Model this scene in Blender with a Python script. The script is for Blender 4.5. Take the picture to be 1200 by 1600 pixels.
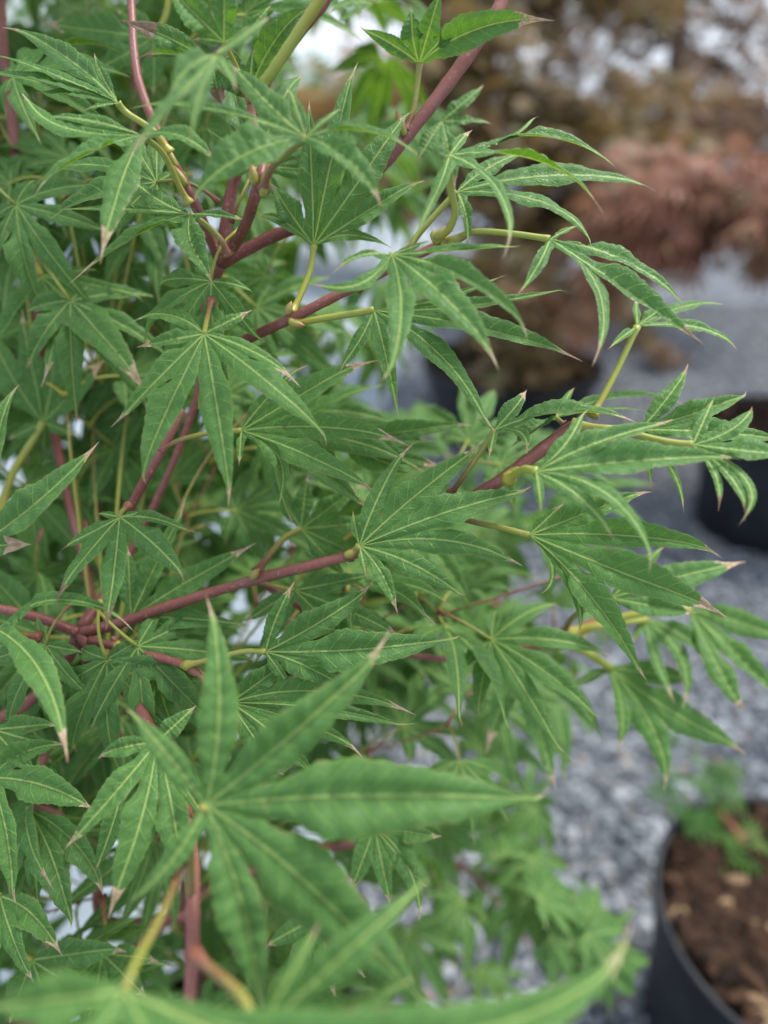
import bpy, math, random
import numpy as np
from mathutils import Vector, Matrix

random.seed(7); rng = np.random.default_rng(11)
scene = bpy.context.scene
for o in list(bpy.data.objects): bpy.data.objects.remove(o)
col = scene.collection

# ------------------------------------------------------------------ camera
CAM_H, PITCH, FPX = 1.2, math.radians(30), 1109.0
cam_d = bpy.data.cameras.new('camera'); cam = bpy.data.objects.new('camera', cam_d); col.objects.link(cam)
cam.location = (0, 0, CAM_H); cam.rotation_euler = (math.radians(90) - PITCH, 0, 0)
cam_d.sensor_fit = 'VERTICAL'; cam_d.sensor_height = 34.62; cam_d.lens = 24.0
cam_d.clip_start = 0.01; cam_d.clip_end = 500
cam_d.dof.use_dof = True; cam_d.dof.focus_distance = 0.312; cam_d.dof.aperture_fstop = 3.0
scene.camera = cam
scene.render.resolution_x, scene.render.resolution_y = 768, 1024

# ------------------------------------------------------------------ overcast sky and a soft sun
SUN_EL, SUN_AZ = math.radians(60), math.radians(62)
w = bpy.data.worlds.new('World'); scene.world = w; w.use_nodes = True
nt = w.node_tree; nt.nodes.clear()
sky = nt.nodes.new('ShaderNodeTexSky'); sky.sky_type = 'NISHITA'; sky.sun_disc = False
sky.sun_elevation = SUN_EL; sky.sun_rotation = SUN_AZ; sky.dust_density = 4.0; sky.air_density = 1.0
mixc = nt.nodes.new('ShaderNodeMix'); mixc.data_type = 'RGBA'; mixc.inputs[0].default_value = 0.8
mixc.inputs[7].default_value = (7.5, 8.3, 9.4, 1)           # the even veil of cloud
bg = nt.nodes.new('ShaderNodeBackground'); bg.inputs[1].default_value = 0.055
wo = nt.nodes.new('ShaderNodeOutputWorld')
nt.links.new(sky.outputs[0], mixc.inputs[6]); nt.links.new(mixc.outputs[2], bg.inputs[0]); nt.links.new(bg.outputs[0], wo.inputs[0])
sd = bpy.data.lights.new('sun', 'SUN'); sd.energy = 1.5; sd.angle = math.radians(16); sd.color = (1.0, 0.95, 0.86)
sun = bpy.data.objects.new('sun', sd); col.objects.link(sun)
sdir = Vector((math.sin(SUN_AZ) * math.cos(SUN_EL), math.cos(SUN_AZ) * math.cos(SUN_EL), math.sin(SUN_EL)))
sun.rotation_euler = sdir.to_track_quat('Z', 'Y').to_euler(); sun.location = sdir * 5
scene.view_settings.view_transform = 'Standard'; scene.view_settings.look = 'None'
scene.view_settings.exposure = 1.62
scene.cycles.max_bounces = 4; scene.cycles.diffuse_bounces = 3; scene.cycles.glossy_bounces = 1; scene.cycles.transmission_bounces = 3; scene.view_settings.gamma = 1.0

# ------------------------------------------------------------------ helpers
FW = np.array([0, math.cos(PITCH), -math.sin(PITCH)]); UP = np.array([0, math.sin(PITCH), math.cos(PITCH)])
RT = np.array([1.0, 0, 0]); CAMP = np.array([0, 0, CAM_H])
def at(px, py, d):
    """point of the place seen at a photo pixel (1200x1600), d metres along the view axis"""
    return CAMP + d * (FW + (px - 600) / FPX * RT + (800 - py) / FPX * UP)
def proj(p):
    q = np.asarray(p) - CAMP; d = q @ FW
    return 600 + FPX * (q @ RT) / d, 800 - FPX * (q @ UP) / d, d
def ground_at(px, py, z=0.0):
    r = FW + (px - 600) / FPX * RT + (800 - py) / FPX * UP
    return CAMP + r * ((z - CAM_H) / r[2])
def nrm(v):
    v = np.asarray(v, float); return v / (np.linalg.norm(v) + 1e-12)
def mesh_np(name, verts, faces, uvs=None, smooth=True):
    me = bpy.data.meshes.new(name)
    me.from_pydata([tuple(v) for v in verts], [], [tuple(f) for f in faces])
    if uvs:
        for un, data in uvs.items():
            l = me.uv_layers.new(name=un)
            l.data.foreach_set('uv', np.asarray(data, np.float32).ravel())
    if smooth: me.polygons.foreach_set('use_smooth', np.ones(len(me.polygons), bool))
    me.update(); return me
def fast_mesh(name, verts, tris, smooth=False):
    me = bpy.data.meshes.new(name); nv, nf = len(verts), len(tris); k = tris.shape[1]
    me.vertices.add(nv); me.vertices.foreach_set('co', np.asarray(verts, np.float32).ravel())
    me.loops.add(nf * k); me.loops.foreach_set('vertex_index', np.asarray(tris, np.int32).ravel())
    me.polygons.add(nf); me.polygons.foreach_set('loop_start', np.arange(0, nf * k, k, dtype=np.int32))
    me.polygons.foreach_set('loop_total', np.full(nf, k, np.int32))
    me.polygons.foreach_set('use_smooth', np.full(nf, smooth, bool))
    me.update(calc_edges=True); me.validate(); return me
def obj(name, me, mat=None, parent=None, loc=(0, 0, 0)):
    o = bpy.data.objects.new(name, me); col.objects.link(o)
    if me is not None and mat is not None and not me.materials: me.materials.append(mat)
    o.location = loc
    if parent is not None: o.parent = parent
    return o
def tag(o, label=None, cat=None, group=None, kind=None):
    if label: o['label'] = label
    if cat: o['category'] = cat
    if group: o['group'] = group
    if kind: o['kind'] = kind
    return o
def bez2(a, c, b, t):
    t = np.asarray(t)[:, None]; return (1 - t) ** 2 * a + 2 * t * (1 - t) * c + t * t * b
def catmull(pts, n):
    P = np.vstack([2 * pts[0] - pts[1], pts, 2 * pts[-1] - pts[-2]]); out = []
    for i in range(1, len(P) - 2):
        for t in np.linspace(0, 1, n, endpoint=False):
            a, b, c, d = P[i - 1], P[i], P[i + 1], P[i + 2]
            out.append(.5 * (2 * b + (c - a) * t + (2 * a - 5 * b + 4 * c - d) * t * t + (3 * b - a - 3 * c + d) * t ** 3))
    out.append(P[-2]); return np.array(out)
def tube(name, path, rad, sides=8, cap=True):
    path = np.asarray(path, float); n = len(path); rad = np.broadcast_to(rad, n)
    tg = np.gradient(path, axis=0); tg /= np.linalg.norm(tg, axis=1)[:, None] + 1e-12
    u = nrm(np.cross(tg[0], [0.31, 0.2, 0.93])); V = []; 
    for i in range(n):
        u = nrm(u - tg[i] * (u @ tg[i])); v = np.cross(tg[i], u)
        for k in range(sides):
            a = 2 * math.pi * k / sides
            V.append(path[i] + rad[i] * (math.cos(a) * u + math.sin(a) * v))
    F, UV = [], []
    for i in range(n - 1):
        for k in range(sides):
            k2 = (k + 1) % sides
            F.append((i * sides + k, i * sides + k2, (i + 1) * sides + k2, (i + 1) * sides + k))
            t0, t1 = i / (n - 1), (i + 1) / (n - 1)
            UV += [(t0, k / sides), (t0, (k + 1) / sides), (t1, (k + 1) / sides), (t1, k / sides)]
    if cap:
        F.append(tuple(range(sides - 1, -1, -1))); UV += [(0, 0)] * sides
        F.append(tuple((n - 1) * sides + k for k in range(sides))); UV += [(1, 0)] * sides
    return mesh_np(name, V, F, {'along': UV})

# ------------------------------------------------------------------ node material helper
class NM:
    def __init__(s, name):
        s.m = bpy.data.materials.new(name); s.m.use_nodes = True; s.t = s.m.node_tree; s.t.nodes.clear()
        s.out = s.t.nodes.new('ShaderNodeOutputMaterial')
    def n(s, kind, **kw):
        nd = s.t.nodes.new(kind)
        for k, v in kw.items(): setattr(nd, k, v)
        return nd
    def set(s, sock, v):
        if isinstance(v, bpy.types.NodeSocket): s.t.links.new(v, sock)
        elif v is not None: sock.default_value = v
    def math(s, op, a, b=None, c=None):
        nd = s.n('ShaderNodeMath', operation=op)
        for i, x in enumerate((a, b, c)):
            if x is not None: s.set(nd.inputs[i], x)
        return nd.outputs[0]
    def ramp(s, x, lo, hi, a=0.0, b=1.0):
        nd = s.n('ShaderNodeMapRange', interpolation_type='SMOOTHSTEP')
        for i, v in enumerate((x, lo, hi, a, b)): s.set(nd.inputs[i], v)
        return nd.outputs[0]
    def mix(s, f, a, b, mode='MIX'):
        nd = s.n('ShaderNodeMix', data_type='RGBA', blend_type=mode)
        for i, v in ((0, f), (6, a), (7, b)):
            if isinstance(v, tuple) and len(v) == 3: v = (*v, 1)
            s.set(nd.inputs[i], v)
        return nd.outputs[2]
    def noise(s, scale, vec=None, detail=3, rough=.55):
        nd = s.n('ShaderNodeTexNoise'); nd.inputs['Scale'].default_value = scale
        nd.inputs['Detail'].default_value = detail; nd.inputs['Roughness'].default_value = rough
        if vec is not None: s.t.links.new(vec, nd.inputs['Vector'])
        return nd.outputs[0]
    def objco(s): return s.n('ShaderNodeTexCoord').outputs['Object']
    def bsdf(s, colr, rough=.6, spec=.4, normal=None):
        b = s.n('ShaderNodeBsdfPrincipled'); v = colr
        if isinstance(v, tuple) and len(v) == 3: v = (*v, 1)
        s.set(b.inputs['Base Color'], v); s.set(b.inputs['Roughness'], rough); s.set(b.inputs['Specular IOR Level'], spec)
        if normal is not None: s.t.links.new(normal, b.inputs['Normal'])
        return b.outputs[0]
    def bump(s, h, strength=.4, dist=.001):
        b = s.n('ShaderNodeBump'); b.inputs['Strength'].default_value = strength; b.inputs['Distance'].default_value = dist
        s.t.links.new(h, b.inputs['Height']); return b.outputs[0]
    def done(s, sh): s.t.links.new(sh, s.out.inputs[0]); return s.m

def leaf_material(name, green=(.0125, .058, .0125), young=(.062, .160, .014)):
    M = NM(name); oc = M.objco()
    uv = M.n('ShaderNodeUVMap', uv_map='lobe'); s1 = M.n('ShaderNodeSeparateXYZ'); M.t.links.new(uv.outputs[0], s1.inputs[0])
    uv2 = M.n('ShaderNodeUVMap', uv_map='vein'); s2 = M.n('ShaderNodeSeparateXYZ'); M.t.links.new(uv2.outputs[0], s2.inputs[0])
    uv3 = M.n('ShaderNodeUVMap', uv_map='tip'); s3 = M.n('ShaderNodeSeparateXYZ'); M.t.links.new(uv3.outputs[0], s3.inputs[0])
    t, v = s1.outputs[0], s1.outputs[1]; av = M.math('ABSOLUTE', v)
    vx, hw = s2.outputs[0], s2.outputs[1]            # vein phase, half width in mm
    tip, lr = s3.outputs[0], s3.outputs[1]
    rnd = M.n('ShaderNodeObjectInfo').outputs['Random']
    d_mid = M.math('MULTIPLY', av, hw)
    rib = M.ramp(d_mid, .26, .66, 1.0, 0.0)
    fr = M.math('ABSOLUTE', M.math('SUBTRACT', M.math('FRACT', vx), .5))
    wob = M.noise(260, oc, 2)
    sec = M.math('MULTIPLY', M.ramp(M.math('ADD', fr, M.math('MULTIPLY', M.math('SUBTRACT', wob, .5), .07)), .02, .065, 1.0, 0.0), M.ramp(av, .6, .98, 1.0, .1))
    vor = M.n('ShaderNodeTexVoronoi', feature='DISTANCE_TO_EDGE'); vor.inputs['Scale'].default_value = 620; M.t.links.new(oc, vor.inputs['Vector'])
    ret = M.ramp(vor.outputs['Distance'], .0, .14, 1.0, 0.0)
    big = M.noise(45, oc, 3); fine = M.noise(900, oc, 2)
    g = M.mix(M.ramp(big, .3, .75), green, tuple(c * 1.7 for c in green))
    g = M.mix(M.ramp(rnd, .45, 1.0, 0.0, .6), g, young)
    g = M.mix(M.ramp(M.math('FRACT', M.math('MULTIPLY', rnd, 13.7)), .5, 1.0, 0.0, .5), g, (.012, .062, .018))
    g = M.mix(M.ramp(lr, .0, .5, .30, 0.0), g, young)
    g = M.mix(M.math('MULTIPLY', M.ramp(fine, .57, .66), .34), g, (.16, .29, .14))       # pale waxy specks
    g = M.mix(M.math('MULTIPLY', ret, .36), g, (.10, .26, .045))
    g = M.mix(M.math('MULTIPLY', sec, .9), g, (.25, .45, .09))
    g = M.mix(M.math('MULTIPLY', rib, 1.0), g, (.56, .72, .22))
    core = M.ramp(M.math('MULTIPLY', t, 1.0), .0, .035, 1.0, 0.0)
    g = M.mix(M.math('MULTIPLY', core, .7), g, (.42, .52, .26))
    sp_ = M.noise(75, oc, 2)
    g = M.mix(M.ramp(sp_, .735, .76, 0.0, .75), g, (.20, .11, .05))
    en = M.noise(170, oc, 3)
    edge = M.math('MULTIPLY', M.ramp(av, .86, .97), M.ramp(M.math('ADD', en, M.math('MULTIPLY', t, .18)), .60, .70))
    g = M.mix(M.ramp(av, .90, .99, 0.0, .6), g, (.22, .42, .04))
    g = M.mix(M.math('MULTIPLY', edge, .85), g, (.30, .17, .09))
    tn = M.math('MULTIPLY', M.math('SUBTRACT', M.noise(210, oc, 3), .5), .22)
    dry = M.ramp(M.math('ADD', M.math('ADD', t, tn), M.math('MULTIPLY', M.math('SUBTRACT', av, .4), .06)), M.math('SUBTRACT', .995, tip), M.math('SUBTRACT', 1.012, tip))
    tan = M.mix(M.ramp(M.noise(420, oc, 3), .35, .7), (.50, .34, .22), (.68, .54, .38))
    tan = M.mix(M.ramp(rnd, .0, .16, .75, 0.0), tan, (.12, .07, .05))
    rim_ = M.math('MULTIPLY', M.math('MULTIPLY', dry, M.math('SUBTRACT', 1.0, dry)), 4.0)
    tan = M.mix(M.math('MULTIPLY', rim_, .7), tan, (.16, .09, .05)); face = M.mix(dry, g, tan)
    under = M.mix(dry, M.mix(.5, g, (.14, .29, .09)), tan)
    back = M.n('ShaderNodeNewGeometry').outputs['Backfacing']
    colr = M.mix(back, face, under)
    hgt = M.math('ADD', M.math('MULTIPLY', rib, -1.0), M.math('ADD', M.math('MULTIPLY', sec, -.55), M.math('MULTIPLY', ret, -.22)))
    bn = M.bump(hgt, .7, .0010)
    sh = M.bsdf(colr, M.ramp(fine, .3, .7, .36, .56), .27, bn)
    tr = M.n('ShaderNodeBsdfTranslucent')
    M.set(tr.inputs[0], M.mix(dry, M.mix(M.math('MAXIMUM', M.math('MULTIPLY', rib, .8), M.math('MULTIPLY', ret, .3)), (.14, .34, .012), (.46, .58, .10)), (.30, .20, .12)))
    mx = M.n('ShaderNodeMixShader'); mx.inputs[0].default_value = .29
    M.t.links.new(sh, mx.inputs[1]); M.t.links.new(tr.outputs[0], mx.inputs[2])
    return M.done(mx.outputs[0])

def stem_material(name, root, tipc, k0=.15, k1=.75, gloss=.45, spots=.25):
    M = NM(name); oc = M.objco()
    uv = M.n('ShaderNodeUVMap', uv_map='along'); s1 = M.n('ShaderNodeSeparateXYZ'); M.t.links.new(uv.outputs[0], s1.inputs[0])
    nz = M.noise(120, oc, 4); f = M.ramp(M.math('ADD', s1.outputs[0], M.math('MULTIPLY', M.math('SUBTRACT', nz, .5), .5)), k0, k1)
    c = M.mix(f, root, tipc)
    c = M.mix(M.math('MULTIPLY', M.ramp(M.noise(700, oc, 2), .58, .72), spots * 1.5), c, (.52, .36, .30))
    c = M.mix(M.ramp(M.noise(38, oc, 4), .5, .72, 0.0, .45), c, tuple(.55 * x + .08 for x in tipc))
    return M.done(M.bsdf(c, gloss, .4, M.bump(M.noise(500, oc, 3), .25, .0005)))

def simple_leaf_material(name, a, b, trans):
    M = NM(name); ri = M.n('ShaderNodeNewGeometry').outputs['Random Per Island']
    c = M.mix(ri, a, b); c2 = M.mix(M.ramp(M.noise(6, M.objco(), 2), .4, .65), c, tuple(.5 * (x + y) for x, y in zip(a, trans)))
    tr = M.n('ShaderNodeBsdfTranslucent'); M.set(tr.inputs[0], (*trans, 1))
    mx = M.n('ShaderNodeMixShader'); mx.inputs[0].default_value = .3
    M.t.links.new(M.bsdf(c2, .55, .35), mx.inputs[1]); M.t.links.new(tr.outputs[0], mx.inputs[2]); return M.done(mx.outputs[0])

MAT = {}
MAT['leaf'] = leaf_material('maple_leaf')
MAT['petiole'] = stem_material('petiole_skin', (.27, .28, .05), (.21, .075, .05), .35, .95)       # leaf end yellow-green, twig end red
MAT['petiole_yellow'] = stem_material('petiole_skin_yellow', (.29, .33, .06), (.33, .31, .045), .3, .9, .4, .15)
MAT['branch'] = stem_material('branch_bark', (.175, .050, .042), (.25, .088, .072), .1, .9)
MAT['trunk'] = stem_material('trunk_bark', (.13, .055, .042), (.16, .045, .038), .2, .9, .6)
MAT['bud'] = stem_material('bud_skin', (.27, .26, .05), (.28, .12, .05), .3, 1.0, .4, .1)
MAT['bark'] = stem_material('grey_bark', (.10, .075, .065), (.13, .07, .06), .2, .9, .8)

def mat_gravel():
    M = NM('gravel_stone'); ri = M.n('ShaderNodeNewGeometry').outputs['Random Per Island']
    c = M.mix(M.ramp(ri, .0, 1.0), (.065, .077, .092), (.30, .325, .36))
    c = M.mix(M.ramp(ri, .88, .95), c, (.42, .45, .49)); c = M.mix(M.ramp(M.math('FRACT', M.math('MULTIPLY', ri, 7.0)), .93, .97), c, (.22, .16, .11))
    return M.done(M.bsdf(M.mix(M.ramp(M.noise(160, M.objco(), 3), .35, .7, 0, .4), c, (.14, .15, .17)), .75, .35))
def mat_ground():
    M = NM('crushed_stone_ground'); oc = M.objco()
    vo = M.n('ShaderNodeTexVoronoi'); vo.inputs['Scale'].default_value = 55; M.t.links.new(oc, vo.inputs['Vector'])
    sp = M.n('ShaderNodeSeparateColor'); M.t.links.new(vo.outputs['Color'], sp.inputs[0])
    c = M.mix(sp.outputs[0], (.04, .05, .066), (.18, .205, .24)); c = M.mix(M.ramp(sp.outputs[1], .85, .95), c, (.48, .5, .53))
    c = M.mix(M.ramp(M.noise(9, oc, 5, .7), .40, .62, 0, .75), c, (.05, .06, .08)); c = M.mix(M.ramp(M.noise(17, oc, 4), .55, .7, 0, .6), c, (.36, .40, .45))
    return M.done(M.bsdf(c, .85, .3, M.bump(vo.outputs['Distance'], .8, .008)))
def mat_gap_sheet():
    M = NM('bright_gap_sheet'); oc = M.objco()
    c = M.mix(M.ramp(M.noise(3, oc, 5), .35, .7), (.22, .265, .31), (.33, .38, .43))
    c = M.mix(M.ramp(M.noise(40, oc, 4), .62, .72, 0, .5), c, (.30, .32, .34))
    return M.done(M.bsdf(c, .7, .3, M.bump(M.noise(25, oc, 4), .3, .01)))
def mat_plastic():
    M = NM('black_pot_plastic'); oc = M.objco()
    c = M.mix(M.ramp(M.noise(14, oc, 5), .45, .72, 0, .5), (.010, .012, .017), (.030, .036, .046))
    return M.done(M.bsdf(c, M.ramp(M.noise(30, oc, 3), .3, .7, .45, .7), .35))
def mat_soil():
    M = NM('potting_soil'); oc = M.objco()
    return M.done(M.bsdf(M.mix(M.ramp(M.noise(60, oc, 5), .35, .7), (.008, .005, .004), (.030, .016, .010)), .95, .2, M.bump(M.noise(90, oc, 4), 1, .01)))
def mat_chip():
    M = NM('bark_chip'); ri = M.n('ShaderNodeNewGeometry').outputs['Random Per Island']
    c = M.mix(ri, (.014, .008, .005), (.062, .032, .019)); c = M.mix(M.ramp(ri, .88, .95), c, (.25, .17, .10))
    return M.done(M.bsdf(c, .9, .2))
MAT['gravel'], MAT['ground'], MAT['path'], MAT['plastic'], MAT['soil'], MAT['chip'] = mat_gravel(), mat_ground(), mat_gap_sheet(), mat_plastic(), mat_soil(), mat_chip()
MAT['bronze'] = simple_leaf_material('bronze_leaf', (.17, .088, .062), (.10, .14, .042), (.30, .20, .07))
MAT['plum'] = simple_leaf_material('plum_leaf', (.18, .10, .085), (.19, .15, .075), (.32, .19, .10))
MAT['rust'] = simple_leaf_material('rust_leaf', (.28, .115, .085), (.25, .18, .085), (.38, .18, .11))
MAT['tan'] = simple_leaf_material('tan_leaf', (.30, .17, .07), (.24, .20, .07), (.40, .24, .08))
MAT['green'] = simple_leaf_material('lace_leaf_green', (.05, .14, .035), (.08, .20, .045), (.14, .30, .04))

# ------------------------------------------------------------------ setting: ground, pale sheet for bright gaps, loose gravel
def sheet(name, pts, z, mat):
    return tag(obj(name, mesh_np(name, [(x, y, 0) for x, y in pts], [tuple(range(len(pts)))], smooth=False), mat, loc=(0, 0, z)), kind='structure')
sheet('ground', [(-80, -20), (80, -20), (80, 160), (-80, 160)], 0, MAT['ground'])
sheet('path', [(-9, -2), (-.10, -2), (-.10, 2.4), (.25, 4.6), (1.5, 7.4), (2.2, 10), (1, 30), (-30, 30), (-30, 6)], .004, MAT['path'])  # added pale sheet, standing in for overbright gaps at left and far off

ICO_V, ICO_F = [], []
_p = (1 + 5 ** .5) / 2
ICO_V = np.array([(-1, _p, 0), (1, _p, 0), (-1, -_p, 0), (1, -_p, 0), (0, -1, _p), (0, 1, _p), (0, -1, -_p), (0, 1, -_p), (_p, 0, -1), (_p, 0, 1), (-_p, 0, -1), (-_p, 0, 1)]) / 1.9
ICO_F = np.array([(0, 11, 5), (0, 5, 1), (0, 1, 7), (0, 7, 10), (0, 10, 11), (1, 5, 9), (5, 11, 4), (11, 10, 2), (10, 7, 6), (7, 1, 8), (3, 9, 4), (3, 4, 2), (3, 2, 6), (3, 6, 8), (3, 8, 9), (4, 9, 5), (2, 4, 11), (6, 2, 10), (8, 6, 7), (9, 8, 1)])
def rocks(name, centres, sizes, flat=(1, .8, .55), jitter=.22):
    n = len(centres)
    V = ICO_V[None] * (1 + rng.uniform(-jitter, jitter, (n, 12, 1)))
    V = V * (np.array(flat) * rng.uniform(.7, 1.3, (n, 3)))[:, None, :]
    a, b = rng.uniform(0, 6.283, n), rng.uniform(-.6, .6, n)
    ca, sa, cb, sb = np.cos(a), np.sin(a), np.cos(b), np.sin(b); O = np.zeros(n); I = np.ones(n)
    Rz = np.stack([np.stack([ca, -sa, O], -1), np.stack([sa, ca, O], -1), np.stack([O, O, I], -1)], 1)
    Rx = np.stack([np.stack([I, O, O], -1), np.stack([O, cb, -sb], -1), np.stack([O, sb, cb], -1)], 1)
    V = np.einsum('nij,njk,nvk->nvi', Rz, Rx, V) * np.asarray(sizes)[:, None, None] + np.asarray(centres)[:, None, :]
    F = (ICO_F[None] + (np.arange(n) * 12)[:, None, None]).reshape(-1, 3)
    return fast_mesh(name, V.reshape(-1, 3), F)
C = []
while len(C) < 30000:
    x, y = random.uniform(-.10, 3.2), .35 + 4.6 * random.random() ** 1.6
    if x < .62 * y + .35 and not (y > 2.3 and x < -.1 + (y - 2.3) * .3): C.append((x, y, random.uniform(.002, .012)))
tag(obj('gravel', rocks('gravel', C, rng.uniform(.006, .0135, len(C))), MAT['gravel']), 'loose blue-grey crushed gravel covering the ground between the pots', 'gravel', kind='stuff')

# ------------------------------------------------------------------ nursery pots
def lathe(name, prof, seg=56):
    V, F = [], []
    for r, z in prof:
        for k in range(seg):
            a = 2 * math.pi * k / seg; V.append((r * math.cos(a), r * math.sin(a), z))
    for i in range(len(prof) - 1):
        for k in range(seg):
            k2 = (k + 1) % seg; F.append((i * seg + k, i * seg + k2, (i + 1) * seg + k2, (i + 1) * seg + k))
    return mesh_np(name, V, F)
def pot(loc, r, h, label, chips=260, cs=.012):
    root = obj('nursery_pot', None, loc=loc); tag(root, label, 'pot', 'black nursery pots standing on the gravel')
    obj('pot_wall', lathe('pot_wall', [(r * .78, .0), (r * .80, .004), (r * .86, h * .45), (r * .955, h - .034), (r * .955, h - .030), (r * .93, h - .030), (r * .84, h * .45), (r * .76, .012)]), MAT['plastic'], root)
    obj('rim', lathe('rim', [(r * .958, h - .036), (r * .985, h - .034), (r * .995, h - .028), (r * .995, h - .006), (r * 1.008, h - .004), (r * 1.008, h), (r * .965, h + .001), (r * .955, h - .006), (r * .94, h - .05)]), MAT['plastic'], root)
    zs = h - .016; V = [(0, 0, zs + .012)]; F = []; R = 9; S = 40
    for i in range(1, R + 1):
        for k in range(S):
            a = 2 * math.pi * k / S; rr = r * .945 * i / R
            V.append((rr * math.cos(a), rr * math.sin(a), zs + .012 * (1 - i / R) + (random.uniform(-.006, .006) if i < R else 0)))
    for k in range(S): F.append((0, 1 + k, 1 + (k + 1) % S))
    for i in range(R - 1):
        for k in range(S):
            a, b = 1 + i * S + k, 1 + i * S + (k + 1) % S; F.append((a, a + S, b + S, b))
    obj('soil', mesh_np('soil', V, F), MAT['soil'], root)
    cc = []
    while len(cc) < chips:
        x, y = random.uniform(-1, 1), random.uniform(-1, 1)
        if x * x + y * y < .86: cc.append((x * r * .95, y * r * .95, zs + random.uniform(.004, .016)))
    tag(obj('bark_mulch', rocks('bark_mulch', cc, rng.uniform(cs * .5, cs * 1.6, chips), (1.6, .7, .35), .35), MAT['chip'], root), kind='stuff')
    return root
g1 = ground_at(1262, 1436, .30); POT1 = pot((g1[0], g1[1], 0), .185, .30, 'black plastic pot of brown bark mulch with a lacy green seedling over its rim', 900, .011)
g2 = ground_at(1235, 664, .36); POT2 = pot((g2[0], g2[1], 0), .25, .36, 'black plastic pot on the gravel holding the weeping rust-red maple')
g3 = ground_at(800, 566, .30); POT3 = pot((g3[0], g3[1], 0), .36, .30, 'wide black tub of dark soil holding the tall bronze maple')
POT0 = pot((-.15, .33, 0), .15, .33, 'black pot holding the green narrow-leaved maple shrub', 200, .01)

# ------------------------------------------------------------------ trees behind
def star_leaves(name, pts, sizes, lobes=7, narrow=.13, droop=.5):
    """many small palmate leaves in one crown mesh; every lobe is a folded lance of two faces"""
    V, F = [], []
    for p, s in zip(pts, sizes):
        nz = nrm([random.gauss(0, .55), random.gauss(-.15, .55), 1.0]); a0 = random.uniform(0, 6.283)
        x = nrm(np.cross(nz, [math.cos(a0), math.sin(a0), .2])); y = np.cross(nz, x)
        for k in range(lobes):
            th = (k - (lobes - 1) / 2) * (4.2 / lobes); L = s * (1 - .55 * abs(th / 2.1) ** 1.5)
            d = math.cos(th) * y + math.sin(th) * x; q = math.cos(th) * x - math.sin(th) * y
            i = len(V)
            V += [p, p + d * L * .5 + q * L * narrow - nz * L * .08, p + d * L - nz * L * droop * .5, p + d * L * .5 - q * L * narrow - nz * L * .08]
            F += [(i, i + 1, i + 2, i + 3)]
    return fast_mesh(name, np.array(V), np.array(F))
def back_tree(name, base, label, trunk_r, limbs, clumps, mat, leaf, n, cat='tree', lobes=7, narrow=.13, group=None, droop=.5):
    """limbs: lists of points from the base; clumps: (centre, radii) ellipsoids filled with leaves"""
    root = obj(name, None, loc=base); tag(root, label, cat, group); b = np.array(base)
    V = []
    for i, pts in enumerate(limbs):
        path = catmull(np.array(pts, float), 6); r0 = trunk_r if i == 0 else trunk_r * .55
        obj('trunk' if i == 0 else 'limb', tube('limb', path - b, np.linspace(r0, r0 * .35, len(path)), 8), MAT['bark'], root)
    vol = np.array([np.prod(r) for _, r in clumps]); share = vol / vol.sum(); P = []
    for (c, r), f in zip(clumps, share):
        k = int(n * f) + 1; g = np.clip(rng.normal(size=(k, 3)), -2, 2)
        sub = rng.normal(size=(max(5, k // 14), 3)); pick = sub[rng.integers(0, len(sub), k)]
        P.append(np.array(c) + (pick * .42 + g * .38) * np.array(r) * (1, 1, 1.1))
    P = np.vstack(P)
    obj('crown', star_leaves('crown', P - b, rng.uniform(.6, 1.15, len(P)) * leaf, lobes, narrow, droop), mat, root)
    return root

# tall bronze maple in the wide tub
b3 = np.array([g3[0], g3[1], .27])
def A(px, py, d): return tuple(at(px, py, d))
back_tree('bronze_maple', tuple(b3), 'tall bronze-leaved maple with a grey trunk rising from the wide tub', .022,
    [[b3, at(815, 470, 2.95), at(832, 385, 2.95), at(845, 250, 3.0), at(860, 90, 3.0), at(880, -120, 3.0)],
     [at(838, 330, 2.96), at(900, 200, 2.95), at(1000, 60, 2.9)], [at(842, 300, 2.98), at(770, 190, 3.0), at(690, 60, 3.0)]],
    [(A(740, 90, 2.9), (.22, .35, .18)), (A(850, 20, 2.9), (.10, .2, .18)), (A(760, 200, 2.95), (.32, .30, .17)), (A(900, 215, 2.85), (.36, .3, .17)), (A(700, -60, 3.0), (.35, .3, .25)), (A(960, -30, 2.9), (.16, .3, .10)), (A(780, 440, 2.75), (.26, .2, .16)), (A(900, -140, 2.95), (.5, .3, .2)), (A(890, 330, 2.8), (.32, .25, .17)), (A(960, 480, 2.7), (.12, .2, .10)), (A(850, 480, 2.7), (.25, .2, .13)), (A(700, 300, 3.0), (.25, .25, .13)), (A(1060, 240, 2.9), (.26, .25, .06)), (A(830, 560, 2.6), (.18, .15, .10))],
    MAT['bronze'], .10, 3400)
b4 = np.array(at(1035, 330, 3.9)); b4[2] = 0
back_tree('plum_maple', tuple(b4), 'plum-leaved maple with a slim dark trunk behind the weeping rust-red maple', .028,
    [[b4, at(1038, 250, 3.9), at(1045, 120, 3.9), at(1060, -40, 3.9)], [at(1040, 200, 3.9), at(1120, 90, 3.85), at(1180, -20, 3.8)]],
    [(A(1040, 185, 3.8), (.52, .35, .13)), (A(1180, 190, 3.8), (.35, .35, .15)), (A(1010, -40, 3.9), (.35, .35, .22)), (A(1290, 100, 3.8), (.12, .3, .25)), (A(1130, -60, 3.9), (.4, .35, .12)), (A(1035, 70, 3.9), (.16, .2, .25)), (A(960, 110, 3.9), (.12, .2, .14)), (A(1110, 60, 3.9), (.34, .2, .22)), (A(900, 60, 3.9), (.2, .2, .25))],
    MAT['plum'], .10, 1650)
b2 = np.array([g2[0], g2[1], .34])
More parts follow.
